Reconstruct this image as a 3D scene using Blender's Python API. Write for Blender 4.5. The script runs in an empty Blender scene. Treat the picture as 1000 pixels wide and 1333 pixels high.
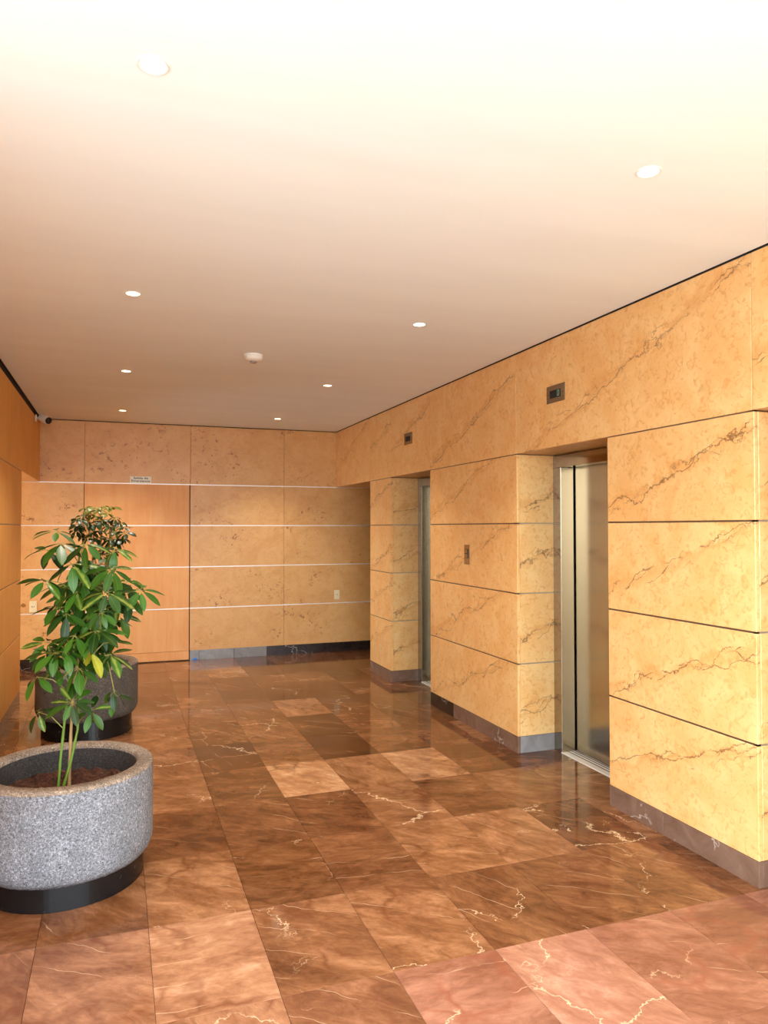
import bpy, bmesh, math, random
from mathutils import Vector, Matrix
C = bpy.context.scene.collection
scene = bpy.context.scene

# ------------------------------------------------------------------ camera
cam_data = bpy.data.cameras.new('camera')
cam_data.sensor_fit = 'HORIZONTAL'; cam_data.sensor_width = 36.0
cam_data.lens = 36.0 * 955.19 / 1000.0
cam_data.clip_start = 0.02; cam_data.clip_end = 200
cam = bpy.data.objects.new('camera', cam_data); C.objects.link(cam)
ROT = Matrix(((0.93946, -0.006545, -0.342587), (-0.342649, -0.020631, -0.939237), (-0.000921, 0.999766, -0.021624)))
cam.matrix_world = Matrix.Translation((0, 0, 1.6)) @ ROT.to_4x4()
scene.camera = cam

# ------------------------------------------------------------------ world, sun, exposure
world = bpy.data.worlds.new('world'); scene.world = world; world.use_nodes = True
bg = world.node_tree.nodes['Background']
bg.inputs['Color'].default_value = (0.80, 0.915, 1.0, 1); bg.inputs['Strength'].default_value = 4.7
sd = bpy.data.lights.new('sun', 'SUN'); sd.energy = 3; sd.angle = math.radians(1.0); sd.color = (1.0, 0.93, 0.82)
sun = bpy.data.objects.new('sun', sd); C.objects.link(sun)
sun.rotation_euler = Vector((0.35, 0.42, -1.15)).to_track_quat('-Z', 'Y').to_euler()
scene.view_settings.view_transform = 'Standard'
scene.view_settings.look = 'None'
scene.view_settings.exposure = 1.25
scene.view_settings.gamma = 1.0
scene.view_settings.use_curve_mapping = False
scene.cycles.max_bounces = 10; scene.cycles.diffuse_bounces = 6; scene.cycles.glossy_bounces = 4
scene.cycles.sample_clamp_indirect = 12; scene.cycles.caustics_reflective = False; scene.cycles.caustics_refractive = False

XR, XL, YB, H = 2.686, -0.824, 9.172, 2.85
ZR = [0.117, 0.629, 1.129, 1.63, 2.127]          # base top, joints, underside of the upper band
TC0, TCW, TR0, TRH = 0.131, 0.41, 2.506, 0.608   # floor tile grid
YF = -0.7                                        # front end of the lobby roof

# ------------------------------------------------------------------ material helpers
class NT:
    def __init__(s, name):
        s.m = bpy.data.materials.new(name); s.m.use_nodes = True
        s.t = s.m.node_tree; s.b = s.t.nodes['Principled BSDF']
    def n(s, typ, **kw):
        nd = s.t.nodes.new(typ)
        for k, v in kw.items(): setattr(nd, k, v)
        return nd
    def l(s, a, b): s.t.links.new(a, b)
    def math(s, op, a, b=None, c=None, clamp=False):
        nd = s.n('ShaderNodeMath', operation=op, use_clamp=clamp)
        for i, v in enumerate((a, b, c)):
            if v is None: continue
            if isinstance(v, (int, float)): nd.inputs[i].default_value = v
            else: s.l(v, nd.inputs[i])
        return nd.outputs[0]
    def vmath(s, op, a, b=None, scale=None):
        nd = s.n('ShaderNodeVectorMath', operation=op)
        for i, v in enumerate((a, b)):
            if v is None: continue
            if isinstance(v, (tuple, list)): nd.inputs[i].default_value = v
            else: s.l(v, nd.inputs[i])
        if scale is not None: nd.inputs['Scale'].default_value = scale
        return nd.outputs[0]
    def noise(s, vec, scale, detail=4, rough=0.55, dist=0.0, w=None, color=False):
        nd = s.n('ShaderNodeTexNoise'); nd.noise_dimensions = '4D' if w is not None else '3D'
        nd.inputs['Scale'].default_value = scale; nd.inputs['Detail'].default_value = detail
        nd.inputs['Roughness'].default_value = rough; nd.inputs['Distortion'].default_value = dist
        s.l(vec, nd.inputs['Vector'])
        if w is not None:
            if isinstance(w, (int, float)): nd.inputs['W'].default_value = w
            else: s.l(w, nd.inputs['W'])
        return nd.outputs['Color'] if color else nd.outputs['Fac']
    def ramp(s, fac, stops, interp='LINEAR'):
        nd = s.n('ShaderNodeValToRGB'); nd.color_ramp.interpolation = interp
        el = nd.color_ramp.elements
        while len(el) < len(stops): el.new(0.5)
        for e, (p, c) in zip(el, stops):
            e.position = p
            e.color = (c, c, c, 1) if isinstance(c, (int, float)) else (*c, 1)
        s.l(fac, nd.inputs['Fac']); return nd.outputs['Color']
    def mix(s, fac, a, b, blend='MIX'):
        nd = s.n('ShaderNodeMix', data_type='RGBA', blend_type=blend)
        for sock, v in ((nd.inputs[0], fac), (nd.inputs[6], a), (nd.inputs[7], b)):
            if isinstance(v, (int, float)): sock.default_value = v
            elif isinstance(v, tuple): sock.default_value = (*v, 1)
            else: s.l(v, sock)
        return nd.outputs[2]
    def coords(s, rnd_shift=True):
        tc = s.n('ShaderNodeTexCoord').outputs['Object']
        rnd = s.n('ShaderNodeObjectInfo').outputs['Random']
        if not rnd_shift: return tc, rnd
        cmb = s.n('ShaderNodeCombineXYZ')
        s.l(s.math('MULTIPLY', rnd, 37.0), cmb.inputs[0]); s.l(s.math('MULTIPLY', rnd, 91.0), cmb.inputs[1]); s.l(s.math('MULTIPLY', rnd, 53.0), cmb.inputs[2])
        return s.vmath('ADD', tc, cmb.outputs[0]), rnd
    def bump(s, height, strength, distance=0.01):
        nd = s.n('ShaderNodeBump'); nd.inputs['Strength'].default_value = strength; nd.inputs['Distance'].default_value = distance
        s.l(height, nd.inputs['Height']); s.l(nd.outputs[0], s.b.inputs['Normal'])
    def set(s, **kw):
        for k, v in kw.items():
            sock = s.b.inputs[k.replace('_', ' ')]
            if isinstance(v, tuple): sock.default_value = (*v, 1) if len(v) == 3 else v
            elif isinstance(v, (int, float)): sock.default_value = v
            else: s.l(v, sock)
        return s.m
    def attr(s, name):
        nd = s.n('ShaderNodeAttribute'); nd.attribute_type = 'OBJECT'; nd.attribute_name = name
        return nd.outputs['Fac']

def simple(name, col, rough=0.5, metal=0.0, emit=None, estr=0.0, coat=0.0):
    k = NT(name); k.set(Base_Color=col, Roughness=rough, Metallic=metal, Coat_Weight=coat)
    if emit: k.set(Emission_Color=emit, Emission_Strength=estr)
    return k.m

def marble_wall(name, light, mid, dark, vein_amt, spot_amt, rough=0.32, mottle=0.6):
    k = NT(name)
    P, rnd = k.coords()
    tc = k.n('ShaderNodeTexCoord').outputs['Object']
    n1 = k.noise(P, 5.0, 5, 0.62, 0.6)
    n2 = k.noise(P, 26.0, 4, 0.6, 1.2)
    n3 = k.noise(P, 70.0, 3, 0.6, 0.6)
    base = k.mix(k.ramp(n1, [(0.38, 0.0), (0.62, 1.0)]), mid, light)
    base = k.mix(k.math('MULTIPLY', k.ramp(n2, [(0.52, 0.0), (0.66, 1.0)]), mottle), base, dark)
    base = k.mix(k.math('MULTIPLY', k.ramp(n3, [(0.35, 1.0), (0.5, 0.0)]), 0.22), base, light)
    # sparse honey-brown spots
    nm = k.noise(P, 2.2, 2, 0.5); ns = k.noise(P, 19.0, 5, 0.7, 0.9)
    spot = k.math('MULTIPLY', k.ramp(ns, [(0.58, 0.0), (0.64, 1.0)]), k.ramp(nm, [(0.48, 0.0), (0.6, 1.0)]))
    base = k.mix(k.math('MULTIPLY', spot, spot_amt), base, (0.30, 0.115, 0.022))
    # long diagonal cracks rising towards the lobby's front
    sep = k.n('ShaderNodeSeparateXYZ'); k.l(tc, sep.inputs[0])
    u = k.math('SUBTRACT', sep.outputs[0], sep.outputs[1])
    line = k.math('SUBTRACT', sep.outputs[2], k.math('MULTIPLY', u, 0.36))
    line = k.math('ADD', line, k.math('MULTIPLY', k.math('SUBTRACT', rnd, 0.5), 0.22))
    fin = None
    for sc, amp, wd, thr in ((3.2, 0.30, 0.0048, 0.40), (4.6, 0.34, 0.0040, 0.48), (2.3, 0.50, 0.0034, 0.53), (6.0, 0.30, 0.0036, 0.53)):
        wob = k.math('ADD', k.math('MULTIPLY', k.math('SUBTRACT', k.noise(P, sc, 1, 0.5, 0, w=sc), 0.5), amp),
                     k.math('MULTIPLY', k.math('SUBTRACT', k.noise(P, sc * 5.5, 6, 0.66, 0, w=1.7), 0.5), 0.10))
        d = k.math('ABSOLUTE', k.math('ADD', line, wob))
        w2 = k.math('MULTIPLY', k.noise(P, 14.0, 2, 0.5), wd * 2.2)
        v = k.math('SUBTRACT', 1.0, k.math('DIVIDE', d, w2), clamp=True)
        msk = k.ramp(k.noise(P, 4.0, 3, 0.6, 0, w=sc * 3), [(thr, 0.0), (thr + 0.07, 1.0)])
        v = k.math('MULTIPLY', v, msk)
        fin = v if fin is None else k.math('MAXIMUM', fin, v)
    halo = k.math('SUBTRACT', 1.0, k.math('DIVIDE', k.math('ABSOLUTE', k.math('ADD', line, k.math('MULTIPLY', k.math('SUBTRACT', n1, 0.5), 0.3))), 0.04), clamp=True)
    base = k.mix(k.math('MULTIPLY', halo, 0.5 * vein_amt), base, dark)
    base = k.mix(k.math('MULTIPLY', fin, vein_amt), base, (0.11, 0.05, 0.02))
    k.set(Base_Color=base, Roughness=rough, IOR=1.5)
    k.bump(k.math('ADD', k.math('MULTIPLY', fin, -1.0), k.math('MULTIPLY', n2, 0.15)), 0.25, 0.004)
    return k.m

M = {}
M['marble'] = marble_wall('honey_marble', (0.80, 0.50, 0.205), (0.75, 0.405, 0.14), (0.60, 0.25, 0.06), 0.9, 0.25)
M['marble_back'] = marble_wall('matte_honey_marble', (0.73, 0.415, 0.15), (0.67, 0.35, 0.11), (0.54, 0.235, 0.06), 0.12, 1.0, 0.4, 0.3)

def wood(name, a, b, c, streak=1.0):
    k = NT(name)
    P, rnd = k.coords()
    mp = k.n('ShaderNodeMapping'); mp.inputs['Scale'].default_value = (7, 7, 0.55); k.l(P, mp.inputs['Vector'])
    g = k.noise(mp.outputs[0], 2.2, 6, 0.6, 0.5)
    f = k.noise(mp.outputs[0], 16.0, 3, 0.6, 0.1)
    big = k.noise(P, 1.6, 3, 0.5, 0.8)
    col = k.mix(k.ramp(g, [(0.3, 0.0), (0.7, 1.0)]), a, b)
    col = k.mix(k.math('MULTIPLY', k.ramp(f, [(0.5, 0.0), (0.75, 1.0)]), 0.45 * streak), col, c)
    col = k.mix(k.math('MULTIPLY', k.ramp(big, [(0.45, 0.0), (0.7, 1.0)]), 0.35), col, c)
    k.set(Base_Color=col, Roughness=0.5, IOR=1.4)
    return k.m
M['wood_wall'] = wood('honey_veneer', (0.78, 0.40, 0.105), (0.71, 0.335, 0.075), (0.56, 0.23, 0.04))
M['wood_door'] = wood('pink_veneer', (0.82, 0.46, 0.185), (0.78, 0.37, 0.125), (0.66, 0.24, 0.06), 0.6)

def floor_marble():
    k = NT('brown_floor_marble')
    P, rnd = k.coords()
    vn = k.attr('vein'); tone = k.attr('tone'); pink = k.attr('pink')
    mp = k.n('ShaderNodeMapping'); mp.inputs['Scale'].default_value = (1.0, 2.1, 1.0)
    k.l(s_rot(k, P, rnd), mp.inputs['Vector'])
    Q = mp.outputs[0]
    n1 = k.noise(Q, 2.6, 8, 0.68, 0.6); n2 = k.noise(Q, 9.0, 7, 0.72, 0.9)
    t = k.math('ADD', k.math('MULTIPLY', n1, 0.75), k.math('MULTIPLY', n2, 0.45))
    t = k.math('ADD', k.math('MULTIPLY', k.math('SUBTRACT', t, 0.6), 1.35), k.math('MULTIPLY', tone, 1.05))
    brown = k.ramp(t, [(0.0, (0.030, 0.010, 0.003)), (0.25, (0.085, 0.030, 0.010)), (0.5, (0.195, 0.080, 0.030)), (0.75, (0.37, 0.18, 0.085)), (1.0, (0.60, 0.36, 0.20))])
    pk = k.ramp(t, [(0.0, (0.10, 0.034, 0.018)), (0.4, (0.20, 0.078, 0.045)), (0.7, (0.34, 0.155, 0.10)), (1.0, (0.54, 0.33, 0.24))])
    col = k.mix(pink, brown, pk)
    # darker branching stains
    wv = k.vmath('ADD', P, k.vmath('SCALE', k.noise(P, 4.0, 3, 0.6, color=True), scale=0.22))
    vo = k.n('ShaderNodeTexVoronoi', feature='DISTANCE_TO_EDGE'); vo.inputs['Scale'].default_value = 3.4; k.l(wv, vo.inputs['Vector'])
    st = k.math('MULTIPLY', k.ramp(vo.outputs['Distance'], [(0.0, 1.0), (0.07, 0.0)]), k.ramp(k.noise(P, 1.9, 2), [(0.5, 0.0), (0.62, 1.0)]))
    stc = k.mix(pink, (0.10, 0.032, 0.010), (0.24, 0.075, 0.04))
    col = k.mix(k.math('MULTIPLY', st, 0.75), col, stc)
    # fine white veins
    wv2 = k.vmath('ADD', P, k.vmath('SCALE', k.noise(P, 3.0, 5, 0.7, color=True), scale=0.34))
    vo2 = k.n('ShaderNodeTexVoronoi', feature='DISTANCE_TO_EDGE'); vo2.inputs['Scale'].default_value = 1.7; k.l(wv2, vo2.inputs['Vector'])
    vw = k.math('MULTIPLY', k.noise(P, 11.0, 2), k.math('ADD', 0.010, k.math('MULTIPLY', vn, 0.014)))
    v1 = k.math('SUBTRACT', 1.0, k.math('DIVIDE', vo2.outputs['Distance'], vw), clamp=True)
    v1 = k.math('MULTIPLY', v1, k.ramp(k.math('ADD', k.noise(P, 2.4, 2, 0.5, 0, w=4.0), k.math('MULTIPLY', vn, 0.14)), [(0.57, 0.0), (0.64, 1.0)]))
    # straight hairlines across the tile
    sp = k.n('ShaderNodeSeparateXYZ'); k.l(Q, sp.inputs[0])
    hl = k.math('PINGPONG', k.math('ADD', k.math('MULTIPLY', sp.outputs[1], 3.1), k.math('MULTIPLY', k.noise(P, 2.0, 4, 0.6), 1.1)), 0.5)
    v2 = k.math('MULTIPLY', k.ramp(hl, [(0.0, 1.0), (0.016, 0.0)]), k.ramp(k.noise(P, 3.1, 3, 0.6, 0, w=9.0), [(0.50, 0.0), (0.60, 1.0)]))
    vein = k.math('MAXIMUM', v1, k.math('MULTIPLY', v2, 0.6))
    col = k.mix(k.math('MULTIPLY', vein, 0.62), col, (0.80, 0.60, 0.38))
    k.set(Base_Color=col, Roughness=k.math('ADD', 0.05, k.math('MULTIPLY', n2, 0.06)), IOR=1.36)
    k.bump(n1, 0.05, 0.004)
    return k.m
def s_rot(k, P, rnd):
    nd = k.n('ShaderNodeVectorRotate', rotation_type='Z_AXIS'); k.l(P, nd.inputs['Vector'])
    k.l(k.math('MULTIPLY', rnd, 1.2), nd.inputs['Angle']); return nd.outputs[0]
M['floor'] = floor_marble()

def base_marble(name, a, b, veincol=(0.6, 0.52, 0.45)):
    k = NT(name); P, rnd = k.coords()
    n1 = k.noise(P, 7.0, 5, 0.65, 0.8)
    col = k.mix(k.ramp(n1, [(0.3, 0.0), (0.7, 1.0)]), a, b)
    wv = k.vmath('ADD', P, k.vmath('SCALE', k.noise(P, 4.0, 4, 0.6, color=True), scale=0.3))
    vo = k.n('ShaderNodeTexVoronoi', feature='DISTANCE_TO_EDGE'); vo.inputs['Scale'].default_value = 3.0; k.l(wv, vo.inputs['Vector'])
    v = k.math('MULTIPLY', k.ramp(vo.outputs['Distance'], [(0.0, 1.0), (0.012, 0.0)]), k.ramp(k.noise(P, 3.3, 2), [(0.52, 0.0), (0.6, 1.0)]))
    col = k.mix(k.math('MULTIPLY', v, 0.6), col, veincol)
    k.set(Base_Color=col, Roughness=0.25)
    return k.m
M['base_brown'] = base_marble('brown_base_marble', (0.135, 0.074, 0.048), (0.21, 0.125, 0.086))
M['base_grey'] = base_marble('grey_base_marble', (0.16, 0.145, 0.135), (0.27, 0.25, 0.24))
M['base_black'] = base_marble('black_base_marble', (0.012, 0.008, 0.007), (0.03, 0.018, 0.014))

def steel(name, col, rough, horiz=True):
    k = NT(name); tc, rnd = k.coords(False)
    mp = k.n('ShaderNodeMapping'); mp.inputs['Scale'].default_value = (6, 6, 400) if horiz else (400, 400, 6); k.l(tc, mp.inputs['Vector'])
    n = k.noise(mp.outputs[0], 1.0, 3, 0.6)
    k.set(Base_Color=col, Metallic=1.0, Roughness=k.math('ADD', rough, k.math('MULTIPLY', n, 0.08)))
    k.bump(n, 0.01, 0.0003)
    return k.m
M['steel'] = steel('brushed_steel', (0.36, 0.295, 0.21), 0.16)
M['steel_frame'] = steel('satin_steel', (0.38, 0.32, 0.24), 0.08)
M['strip'] = simple('aluminium_strip', (0.84, 0.81, 0.74), 0.42, 0.35)
M['strip_dark'] = simple('dim_aluminium_strip', (0.22, 0.155, 0.10), 0.42, 0.7)  # aluminium darkened in colour for the dim reflections on the pier fronts
M['strip_mid'] = simple('half_lit_aluminium_strip', (0.42, 0.34, 0.235), 0.45, 0.4)  # same aluminium for the pier sides, their stronger light put into the colour
M['core'] = simple('dark_substrate', (0.045, 0.02, 0.008), 0.8)
M['gap'] = simple('shadow_gap_black', (0.01, 0.007, 0.006), 0.9)
M['black'] = simple('black_plastic', (0.008, 0.008, 0.01), 0.25)
M['white_plastic'] = simple('white_plastic', (0.82, 0.80, 0.74), 0.35)
M['ivory'] = simple('ivory_plastic', (0.80, 0.70, 0.42), 0.4)
M['bulb'] = simple('lamp_glow', (1, 1, 1), 0.5, 0, (1.0, 0.88, 0.66), 14)
M['grey_plastic'] = simple('grey_plastic', (0.3, 0.28, 0.25), 0.4)
M['blue'] = simple('blue_tape', (0.01, 0.16, 0.55), 0.45)
M['digit'] = simple('display_glow', (0.02, 0.05, 0.02), 0.5, 0, (0.35, 0.55, 0.32), 0.25)
M['ink'] = simple('black_ink', (0.03, 0.03, 0.02), 0.6)
M['sign'] = simple('cream_sign', (0.82, 0.80, 0.62), 0.4)
def ceiling_mat():
    k = NT('white_ceiling_paint'); P, r = k.coords(False)
    mp = k.n('ShaderNodeMapping'); mp.inputs['Scale'].default_value = (0.35, 2.4, 1.0); k.l(P, mp.inputs['Vector'])
    n = k.noise(mp.outputs[0], 1.4, 4, 0.5, 0.4)
    col = k.mix(k.ramp(n, [(0.35, 0.0), (0.65, 1.0)]), (0.83, 0.885, 0.91), (0.86, 0.92, 0.945))
    k.set(Base_Color=col, Roughness=0.75)
    return k.m
M['ceiling'] = ceiling_mat()
def granite(name='grey_granite', tint=(0.72, 0.72, 0.74)):
    k = NT(name); P, r = k.coords()
    n1 = k.noise(P, 130, 4, 0.8, 0.8); n2 = k.noise(P, 9, 4, 0.6); n3 = k.noise(P, 300, 2, 0.6); n4 = k.noise(P, 55, 3, 0.6, 0.5)
    col = k.ramp(n1, [(0.34, (0.04, 0.042, 0.05)), (0.47, (0.20, 0.21, 0.225)), (0.56, (0.34, 0.355, 0.38)), (0.68, (0.72, 0.74, 0.77))])
    col = k.mix(k.ramp(n2, [(0.35, 0.35), (0.6, 0.0)]), col, (0.10, 0.105, 0.115))
    col = k.mix(k.ramp(n4, [(0.27, 0.7), (0.32, 0.0)]), col, (0.035, 0.035, 0.04))
    col = k.mix(1.0, col, tint, 'MULTIPLY')
    k.set(Base_Color=col, Roughness=0.85)
    k.bump(k.math('ADD', n1, k.math('MULTIPLY', n3, 0.6)), 0.5, 0.003)
    return k.m
M['granite'] = granite()
M['granite_rim'] = granite('tan_granite', (1.0, 0.72, 0.50))  # granite multiplied by a tan tint for the planter rim
def black_base():
    k = NT('polished_black_granite'); P, r = k.coords()
    n = k.noise(P, 45, 3, 0.7); n2 = k.noise(P, 3, 2)
    sp = k.math('MULTIPLY', k.ramp(n, [(0.66, 0.0), (0.72, 1.0)]), k.ramp(n2, [(0.5, 0.0), (0.6, 1.0)]))
    k.set(Base_Color=k.mix(sp, (0.006, 0.006, 0.007), (0.10, 0.10, 0.11)), Roughness=0.25, IOR=1.4)
    return k.m
M['black_stone'] = black_base()
M['granite_shaded'] = granite('shade_tinted_granite', (0.40, 0.345, 0.28))  # far planter's granite, its lack of daylight put into the tint
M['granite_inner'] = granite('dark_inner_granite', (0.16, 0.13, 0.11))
def soil():
    k = NT('dark_soil'); P, r = k.coords()
    n = k.noise(P, 38, 5, 0.7, 0.8)
    k.set(Base_Color=k.ramp(n, [(0.35, (0.02, 0.006, 0.003)), (0.52, (0.11, 0.034, 0.014)), (0.68, (0.26, 0.10, 0.045))]), Roughness=0.95)
    k.bump(n, 1.0, 0.02); return k.m
M['soil'] = soil()
def leafmat(name, dark, mid, varie, yellowness):
    k = NT(name); tc, rnd = k.coords(False)
    sp = k.n('ShaderNodeSeparateXYZ'); k.l(tc, sp.inputs[0])
    ax = k.math('ABSOLUTE', sp.outputs[0])
    P, _ = k.coords()
    n = k.noise(P, 3.0, 3, 0.6)
    col = k.mix(rnd, dark, mid)
    rib = k.math('SUBTRACT', 1.0, k.math('DIVIDE', ax, 0.018), clamp=True)
    col = k.mix(k.math('MULTIPLY', rib, 0.2), col, varie)
    cen = k.math('SUBTRACT', 1.0, k.math('DIVIDE', k.math('ADD', ax, k.math('MULTIPLY', k.math('SUBTRACT', n, 0.5), 0.22)), 0.085), clamp=True)
    sel = k.ramp(k.math('FRACT', k.math('MULTIPLY', rnd, 7.31)), [(0.0, 1.0), (yellowness, 1.0), (yellowness + 0.04, 0.0)])
    col = k.mix(k.math('MULTIPLY', k.math('MULTIPLY', cen, sel), 0.85), col, varie)
    col = k.mix(k.attr('yellow'), col, (0.50, 0.44, 0.03))
    k.set(Base_Color=col, Roughness=0.40, IOR=1.42, Subsurface_Weight=0.0, Transmission_Weight=0.0)
    # thin leaf: a little light passes through
    tr = k.n('ShaderNodeBsdfTranslucent'); k.l(col, tr.inputs['Color'])
    mx = k.n('ShaderNodeMixShader'); mx.inputs[0].default_value = 0.15
    k.l(k.b.outputs[0], mx.inputs[1]); k.l(tr.outputs[0], mx.inputs[2])
    k.l(mx.outputs[0], k.t.nodes['Material Output'].inputs['Surface'])
    return k.m
M['leaf'] = leafmat('green_leaf', (0.006, 0.028, 0.003), (0.046, 0.145, 0.010), (0.30, 0.34, 0.06), 0.16)
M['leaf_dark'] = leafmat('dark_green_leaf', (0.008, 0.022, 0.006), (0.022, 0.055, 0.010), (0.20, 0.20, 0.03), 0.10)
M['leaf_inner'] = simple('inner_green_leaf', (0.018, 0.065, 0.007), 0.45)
M['stem_green'] = simple('green_stem', (0.12, 0.22, 0.025), 0.45)
M['stem_brown'] = simple('brown_stem', (0.36, 0.24, 0.10), 0.6)
M['petiole'] = simple('petiole_green', (0.30, 0.28, 0.07), 0.5)
M['paving'] = simple('pale_paving', (0.36, 0.35, 0.33), 0.9)

# ------------------------------------------------------------------ mesh helpers
def newbm(): return bmesh.new()
def box(bm, x0, x1, y0, y1, z0, z1):
    vs = [bm.verts.new((x, y, z)) for x in (x0, x1) for y in (y0, y1) for z in (z0, z1)]
    for f in ((0, 1, 3, 2), (4, 6, 7, 5), (0, 4, 5, 1), (2, 3, 7, 6), (0, 2, 6, 4), (1, 5, 7, 3)):
        bm.faces.new([vs[i] for i in f])
def link(name, bm, mat, parent=None, origin=None, smooth=False, **props):
    """ONE mesh object; ORIGIN is in world space (default: centre of the bounding box)"""
    if origin is None:
        xs = [v.co for v in bm.verts]
        origin = Vector([(min(c[i] for c in xs) + max(c[i] for c in xs)) / 2 for i in range(3)])
    origin = Vector(origin)
    bmesh.ops.translate(bm, verts=bm.verts, vec=-origin)
    bmesh.ops.recalc_face_normals(bm, faces=bm.faces)
    me = bpy.data.meshes.new(name); bm.to_mesh(me); bm.free()
    if smooth:
        for p in me.polygons: p.use_smooth = True
    me.materials.append(mat if not isinstance(mat, str) else M[mat])
    o = bpy.data.objects.new(name, me); C.objects.link(o)
    if parent is not None:
        o.parent = parent; o.location = origin - Vector(parent.location)
    else: o.location = origin
    for k, v in props.items(): o[k] = v
    return o
def boxo(name, dims, mat, parent=None, bev=0.0, **props):
    bm = newbm(); box(bm, *dims)
    if bev: bmesh.ops.bevel(bm, geom=bm.edges[:], offset=bev, segments=1, affect='EDGES')
    return link(name, bm, mat, parent, **props)
def lathe(bm, prof, n=64, cx=0, cy=0, jitter=0.0, rnd=None):
    rings = []
    for (r, z) in prof:
        if r < 1e-6: rings.append([bm.verts.new((cx, cy, z))]); continue
        rings.append([bm.verts.new((cx + (r + (rnd.uniform(-jitter, jitter) if jitter else 0)) * math.cos(2 * math.pi * i / n),
                                    cy + (r) * math.sin(2 * math.pi * i / n), z + (rnd.uniform(-jitter, jitter) if jitter else 0))) for i in range(n)])
    for a, b in zip(rings[:-1], rings[1:]):
        for i in range(n):
            j = (i + 1) % n
            if len(a) == 1: bm.faces.new((a[0], b[i], b[j]))
            elif len(b) == 1: bm.faces.new((a[i], b[0], a[j]))
            else: bm.faces.new((a[i], b[i], b[j], a[j]))
def tube(bm, pts, r0, r1, n=6):
    pts = [Vector(p) for p in pts]; rings = []
    for i, p in enumerate(pts):
        d = (pts[min(i + 1, len(pts) - 1)] - pts[max(i - 1, 0)]).normalized()
        a = d.orthogonal().normalized() if not rings else (pa - d * pa.dot(d)).normalized()
        pa = a; b = d.cross(a); r = r0 + (r1 - r0) * i / (len(pts) - 1)
        rings.append([bm.verts.new(p + (a * math.cos(2 * math.pi * k / n) + b * math.sin(2 * math.pi * k / n)) * r) for k in range(n)])
    for u, v in zip(rings[:-1], rings[1:]):
        for k in range(n): bm.faces.new((u[k], u[(k + 1) % n], v[(k + 1) % n], v[k]))
    bm.faces.new(rings[0][::-1]); bm.faces.new(rings[-1])
def empty(name, loc, **props):
    o = bpy.data.objects.new(name, None); C.objects.link(o); o.location = loc; o.empty_display_size = 0.1
    for k, v in props.items(): o[k] = v
    return o
def setting(o, label): o['kind'] = 'structure'; o['label'] = label; return o

# ------------------------------------------------------------------ floor: one object per marble tile
floor = setting(boxo('floor', (-3.4, 5.0, 0.69, YB + 0.3, -0.12, -0.0165), 'gap'), 'glossy brown marble tiled lobby floor')
TONES = {0: [.50, .54, .40, .50, .60, .48, .42], 1: [.52, .62, .42, .48, .34, .34, .38], 2: [.42, .52, .30, .34, .50, .55, .28],
         3: [.45, .30, .36, .30, .46, .34, .44], 4: [.45, .50, .34, .74, .52, .66, .32], 5: [.5, .44, .22, .40, .16, .42, .36],
         6: [.5, .50, .36, .48, .26, .40, .34], 7: [.5, .48, .40, .38, .58, .34, .36]}
rt = random.Random(5)
nrow_lo = -7
for n in range(nrow_lo, 12):
    for kx in range(-8, 12):
        x0 = TC0 + TCW * kx; x1 = x0 + TCW; y1 = TR0 + TRH * n; y0 = y1 - TRH
        ux0, ux1 = x0, x1
        if y1 <= 0.7: continue
        if x1 <= XL + 0.05 and y1 < 7.4 and not y1 < 0.7: continue
        if y1 < 7.4 and x0 > XR + 0.35: continue
        if x0 < -3.2 or x0 > 4.3: continue
        bm = newbm(); g = 0.0006
        y1c = min(y1, YB + 0.02)
        box(bm, x0 + g, x1 - g, y0 + g, y1c - g, -0.016, rt.uniform(-0.0004, 0.0))
        bmesh.ops.bevel(bm, geom=[e for e in bm.edges if all(v.co.z > -0.005 for v in e.verts)], offset=0.0009, segments=1, affect='EDGES')
        t = TONES[n][kx + 1] if n in TONES and -1 <= kx <= 5 else rt.uniform(0.26, 0.56)
        p = 0.85 if (n <= 0 and kx >= 2) else (0.3 if n <= 1 else rt.uniform(0.0, 0.15))
        if n == 1 and kx >= 1: p = 0.12
        VN = {(3, 3): 1.0, (2, 5): 1.0, (3, 4): .5, (5, 1): .7, (6, 2): .8, (0, 0): .5, (2, 4): .7, (1, 1): .35, (7, 2): .6, (0, 3): .6, (5, 0): .8, (2, 1): .5, (4, 4): .5}
        link('floor_tile', bm, 'floor', floor, tone=float(t), pink=float(p), vein=float(VN.get((n, kx), rt.uniform(0, .3))))

# ------------------------------------------------------------------ ceiling
ceil = setting(boxo('ceiling', (XL + 0.012, XR - 0.005, YF, YB - 0.006, H, H + 0.14), 'ceiling'), 'flat white painted ceiling with recessed downlights')
LIGHTS = [(0.085 - 0.01 * i, y) for i, y in enumerate((2.05, 4.11, 6.17, 8.26))] + [(1.75 - 0.007 * i, y + 0.03) for i, y in enumerate((2.05, 4.11, 6.17, 8.26))]
def cut_holes(ob, r_, z0, z1):
    bm = bmesh.new()
    for (x, y) in LIGHTS:
        a = [bm.verts.new((x + r_ * math.cos(2 * math.pi * i / 32), y + r_ * math.sin(2 * math.pi * i / 32), z0)) for i in range(32)]
        b = [bm.verts.new((v.co.x, v.co.y, z1)) for v in a]
        bm.faces.new(a[::-1]); bm.faces.new(b)
        for i in range(32): bm.faces.new((a[i], a[(i + 1) % 32], b[(i + 1) % 32], b[i]))
    me = bpy.data.meshes.new('cut'); bm.to_mesh(me); bm.free()
    co = bpy.data.objects.new('cut', me); C.objects.link(co)
    md = ob.modifiers.new('holes', 'BOOLEAN'); md.operation = 'DIFFERENCE'; md.object = co; md.solver = 'EXACT'
    nm = bpy.data.meshes.new_from_object(ob.evaluated_get(bpy.context.evaluated_depsgraph_get()))
    ob.modifiers.clear(); ob.data = nm; bpy.data.objects.remove(co)
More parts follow.
